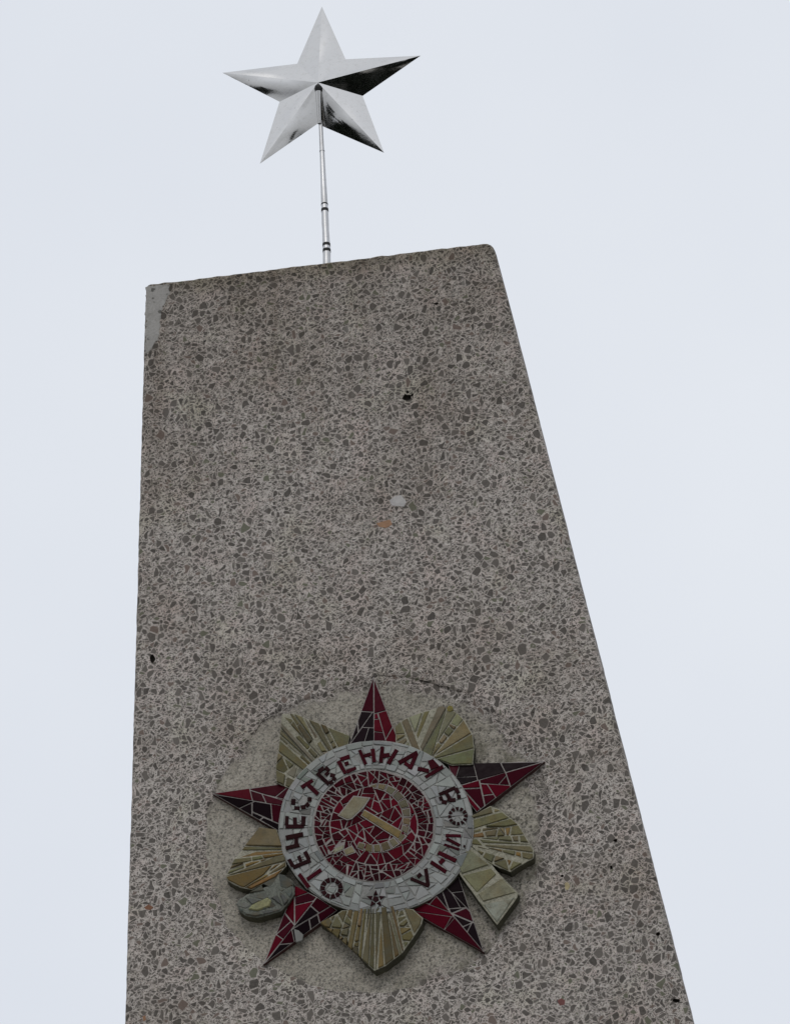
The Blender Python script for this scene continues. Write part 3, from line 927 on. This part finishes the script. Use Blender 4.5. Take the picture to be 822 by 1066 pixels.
def facet(mb, a, t, n_, dent, seed):
    """sheet steel triangle apex-tip-notch, slightly uneven as hand-folded metal is"""
    nn = (t - a).cross(n_ - a).normalized()
    if nn.y > 0 and a.y < YS: nn = -nn
    if nn.y < 0 and a.y > YS: nn = -nn
    K = 14; idx = {}; vs = []; fs = []
    for i in range(K + 1):
        for j in range(K + 1 - i):
            u, v = i / K, j / K; w = 1 - u - v
            p = a * w + t * u + n_ * v
            e = 27 * u * v * w
            edge = min(1, 6 * min(u, v, w))
            d = dent * e + .0024 * edge * noise.noise((p.x * 11, p.z * 11, seed))
            p = p + nn * d
            idx[i, j] = len(vs); vs.append(p)
    for i in range(K):
        for j in range(K - i):
            fs.append((idx[i, j], idx[i + 1, j], idx[i, j + 1]))
            if i + j < K - 1: fs.append((idx[i + 1, j], idx[i + 1, j + 1], idx[i, j + 1]))
    f0 = fs[0]; q = (vs[f0[1]] - vs[f0[0]]).cross(vs[f0[2]] - vs[f0[0]])
    if q.dot(nn) < 0: fs = [tuple(reversed(f)) for f in fs]
    mb.add(vs, fs, smooth=True)


# dent per facet (tip i, following notch / preceding notch)
DENT = {(1, 0): 0, (2, 0): .0035, (4, 1): .0022, (3, 1): .002}
NOTCH = {(2, 0): .010, (3, 1): -.006}
not3 = lambda i, k: N3[i - k] + Vector((0, NOTCH.get((i, k), 0), 0))
mb = MB()
for i in range(5):
    facet(mb, AP, T3[i], not3(i, 0), DENT.get((i, 0), .001), i * 3.1)
    facet(mb, AP, T3[i], not3(i, 1), DENT.get((i, 1), .001), i * 3.1 + 1.7)
    facet(mb, AB, T3[i], not3(i, 0), .001, i + 40); facet(mb, AB, T3[i], not3(i, 1), .001, i + 50)
o = mb.build('star', [M_STEEL], fin); o.matrix_parent_inverse = FINV


def tube(mb, pts, n=20, cap=True, mat=0):
    rings = []
    for k, (p, r) in enumerate(pts):
        a = pts[min(k + 1, len(pts) - 1)][0] - pts[max(k - 1, 0)][0]
        a = a.normalized(); x = a.cross(Vector((0, 1, 0))); x = x.normalized() if x.length > 1e-4 else Vector((1, 0, 0)); y = a.cross(x)
        rings.append([p + (x * math.cos(2 * math.pi * i / n) + y * math.sin(2 * math.pi * i / n)) * r for i in range(n)])
    v = [q for r_ in rings for q in r_]
    mb.add(v, [(k * n + i, k * n + (i + 1) % n, (k + 1) * n + (i + 1) % n, (k + 1) * n + i) for k in range(len(rings) - 1) for i in range(n)], mat, smooth=True)
    if cap:
        mb.add(rings[0], [tuple(range(n))[::-1]], mat); mb.add(rings[-1], [tuple(range(n))], mat)


def W(x, y):
    p = P(x, y, -YS); return Vector((p[0], YS, p[1]))


PX = 1 / 348.0
ys = [(128, 333.0), (157, 335.1), (213, 337.7), (219, 338.0), (255, 339.7), (261, 339.9), (276, 340.6)]
mb = MB()
tube(mb, [(W(333.6, 126), 2.1 * PX), (W(335.1, 157), 2.5 * PX)])
tube(mb, [(W(335.1, 156.6), 2.9 * PX), (W(335.15, 157.4), 2.9 * PX)])
tube(mb, [(W(335.2, 157.6), 2.6 * PX), (W(337.6, 212), 3.6 * PX)])
tube(mb, [(W(337.6, 212.2), 3.6 * PX), (W(338.1, 219.8), 3.7 * PX), (W(338.5, 232), 3.9 * PX), (W(338.9, 240), 3.7 * PX), (W(339.6, 254), 4.1 * PX), (W(340, 262), 4.2 * PX), (Vector((base[0], YS, ZT - .004)), 4.3 * PX)])
o = mb.build('pole', [M_POLE], fin); o.matrix_parent_inverse = FINV
for y0, y1, x0, r in ((212.4, 213.3, 337.65, 3.85), (217.6, 220.2, 338.0, 4.05), (253.8, 256.6, 339.65, 4.35), (259.8, 262.6, 339.95, 4.45)):
    mb = MB(); tube(mb, [(W(x0, y0), r * PX), (W(x0 + .1, y1), r * PX)])
    o = mb.build('band', [M_BLACK], fin); o.matrix_parent_inverse = FINV
# socket tube welded along the lower fold of the star
s0 = N3[2] + Vector((0, -.004, -.004)); s1 = AP + (N3[2] - AP) * .20 + Vector((0, -.003, 0))
mb = MB(); ax = (s1 - s0).normalized()
tube(mb, [(s0, 2.3 * PX), (s1, 3.1 * PX)], cap=False)
tube(mb, [(s1 - ax * .004, 3.3 * PX), (s1 + ax * .006, 4.0 * PX), (s1 + ax * .014, 3.3 * PX), (s1 + ax * .019, 1.5 * PX)], mat=1)  # black dome stands in for the dark open end of the socket
o = mb.build('socket', [M_STEEL, M_BLACK], fin); o.matrix_parent_inverse = FINV

# ------------------------------------------------------------------ ground and the wood across the square
me = bpy.data.meshes.new('ground'); S_ = 1500
me.from_pydata([(-S_, -S_, 0), (S_, -S_, 0), (S_, S_, 0), (-S_, S_, 0)], [], [(0, 1, 2, 3)])
g_ = link('ground', me, None, [plain('worn paving', (.29, .28, .255), .9, scale=1.2)]); tag(g_, kind='structure')
rr = random.Random(3); mb = MB()
for i in range(120):
    a = R(rr.uniform(170, 355)); d = rr.uniform(55, 72); Ht = rr.uniform(9, 13.5)
    if i > 90: a = R(rr.uniform(212, 258)); d = rr.uniform(40, 50); Ht = rr.uniform(9, 11.8)
    bx_, by_ = .0 + d * math.cos(a), d * math.sin(a)
    tube(mb, [(Vector((bx_, by_, 0)), .28), (Vector((bx_ + .2, by_, Ht * .45)), .18), (Vector((bx_, by_ + .2, Ht * .9)), .05)], 7, mat=1)
    for k in range(520):
        z = Ht * (1 - .97 * rr.random() ** .8); rad = (Ht - z) * .28 + .5
        th = rr.uniform(0, 2 * math.pi); q = rad * math.sqrt(rr.random())
        c = Vector((bx_ + q * math.cos(th), by_ + q * math.sin(th), z)); s = rr.uniform(.5, 1.1)
        u = Vector((rr.gauss(0, 1), rr.gauss(0, 1), rr.gauss(0, 1))).normalized() * s; v = u.cross(Vector((rr.gauss(0, 1), rr.gauss(0, 1), rr.gauss(0, 1)))).normalized() * s * .7
        mb.add([c - u - v * .3, c + v, c + u + v * .2, c - v], [(0, 1, 2, 3)])
o = mb.build('wood', [plain('dark needles', (.014, .019, .011), .8, scale=3), plain('bark', (.06, .05, .04), .9)])
tag(o, 'dark conifer wood across the square that the star mirrors', 'wood', kind='stuff')

# ------------------------------------------------------------------ sky and light
SUN_AZ, SUN_EL = R(187), R(52)
w = bpy.data.worlds.new('World'); SC.world = w; w.use_nodes = True
nt = w.node_tree; nt.nodes.clear(); g = N(nt)
out = nt.nodes.new('ShaderNodeOutputWorld'); bg = nt.nodes.new('ShaderNodeBackground')
sky = nt.nodes.new('ShaderNodeTexSky'); sky.sky_type = 'NISHITA'; sky.sun_disc = False
sky.sun_elevation = SUN_EL; sky.sun_rotation = SUN_AZ; sky.dust_density = 4; sky.air_density = 1.2
hs = nt.nodes.new('ShaderNodeHueSaturation'); hs.inputs['Saturation'].default_value = .25
nt.links.new(sky.outputs[0], hs.inputs['Color'])
tc = nt.nodes.new('ShaderNodeTexCoord')
cl = g.noise(tc.outputs['Generated'], 5.5, 4, .5)
over = g.mix(g.ramp(cl, .3, .7), (8.15, 8.6, 9.4), (8.85, 9.25, 9.9))
dirn = g.vec('NORMALIZE', tc.outputs['Generated'])
dt = nt.nodes.new('ShaderNodeVectorMath'); dt.operation = 'DOT_PRODUCT'
nt.links.new(dirn, dt.inputs[0]); dt.inputs[1].default_value = (math.sin(SUN_AZ) * math.cos(SUN_EL), math.cos(SUN_AZ) * math.cos(SUN_EL), math.sin(SUN_EL))
veil = g.ramp(dt.outputs['Value'], .3, 1, 1, 1.12)      # the cloud is brighter round the hidden sun
over = g.vec('SCALE', over, scale=veil)
low = g.ramp(g.sep(dirn)[2], .0, .38, .52, 1)             # an overcast sky is darkest over the horizon
over = g.vec('SCALE', over, scale=low)
c = g.mix(.82, hs.outputs[0], over)
nt.links.new(c, bg.inputs['Color']); bg.inputs['Strength'].default_value = .1
nt.links.new(bg.outputs[0], out.inputs[0])
sd = bpy.data.lights.new('sun', 'SUN'); sd.energy = .7; sd.angle = R(20); sd.color = (1, .96, .9)
so = bpy.data.objects.new('sun', sd); COL.objects.link(so)
dv = Vector((math.sin(SUN_AZ) * math.cos(SUN_EL), math.cos(SUN_AZ) * math.cos(SUN_EL), math.sin(SUN_EL)))
so.rotation_euler = dv.to_track_quat('Z', 'Y').to_euler(); so.location = dv * 50

# ------------------------------------------------------------------ camera
cd = bpy.data.cameras.new('camera'); cam = bpy.data.objects.new('camera', cd); COL.objects.link(cam)
cd.sensor_fit = 'HORIZONTAL'; cd.sensor_width = 36; cd.lens = F / PW * 36; cd.clip_end = 5000; cd.clip_start = .1
mtx = Matrix((RT, UP, -FW)).transposed().to_4x4(); mtx.translation = EYE
cam.matrix_world = mtx
SC.camera = cam
vs_ = SC.view_settings
vs_.view_transform = 'Standard'; vs_.look = 'None'; vs_.gamma = 1; vs_.exposure = 0; vs_.use_curve_mapping = False
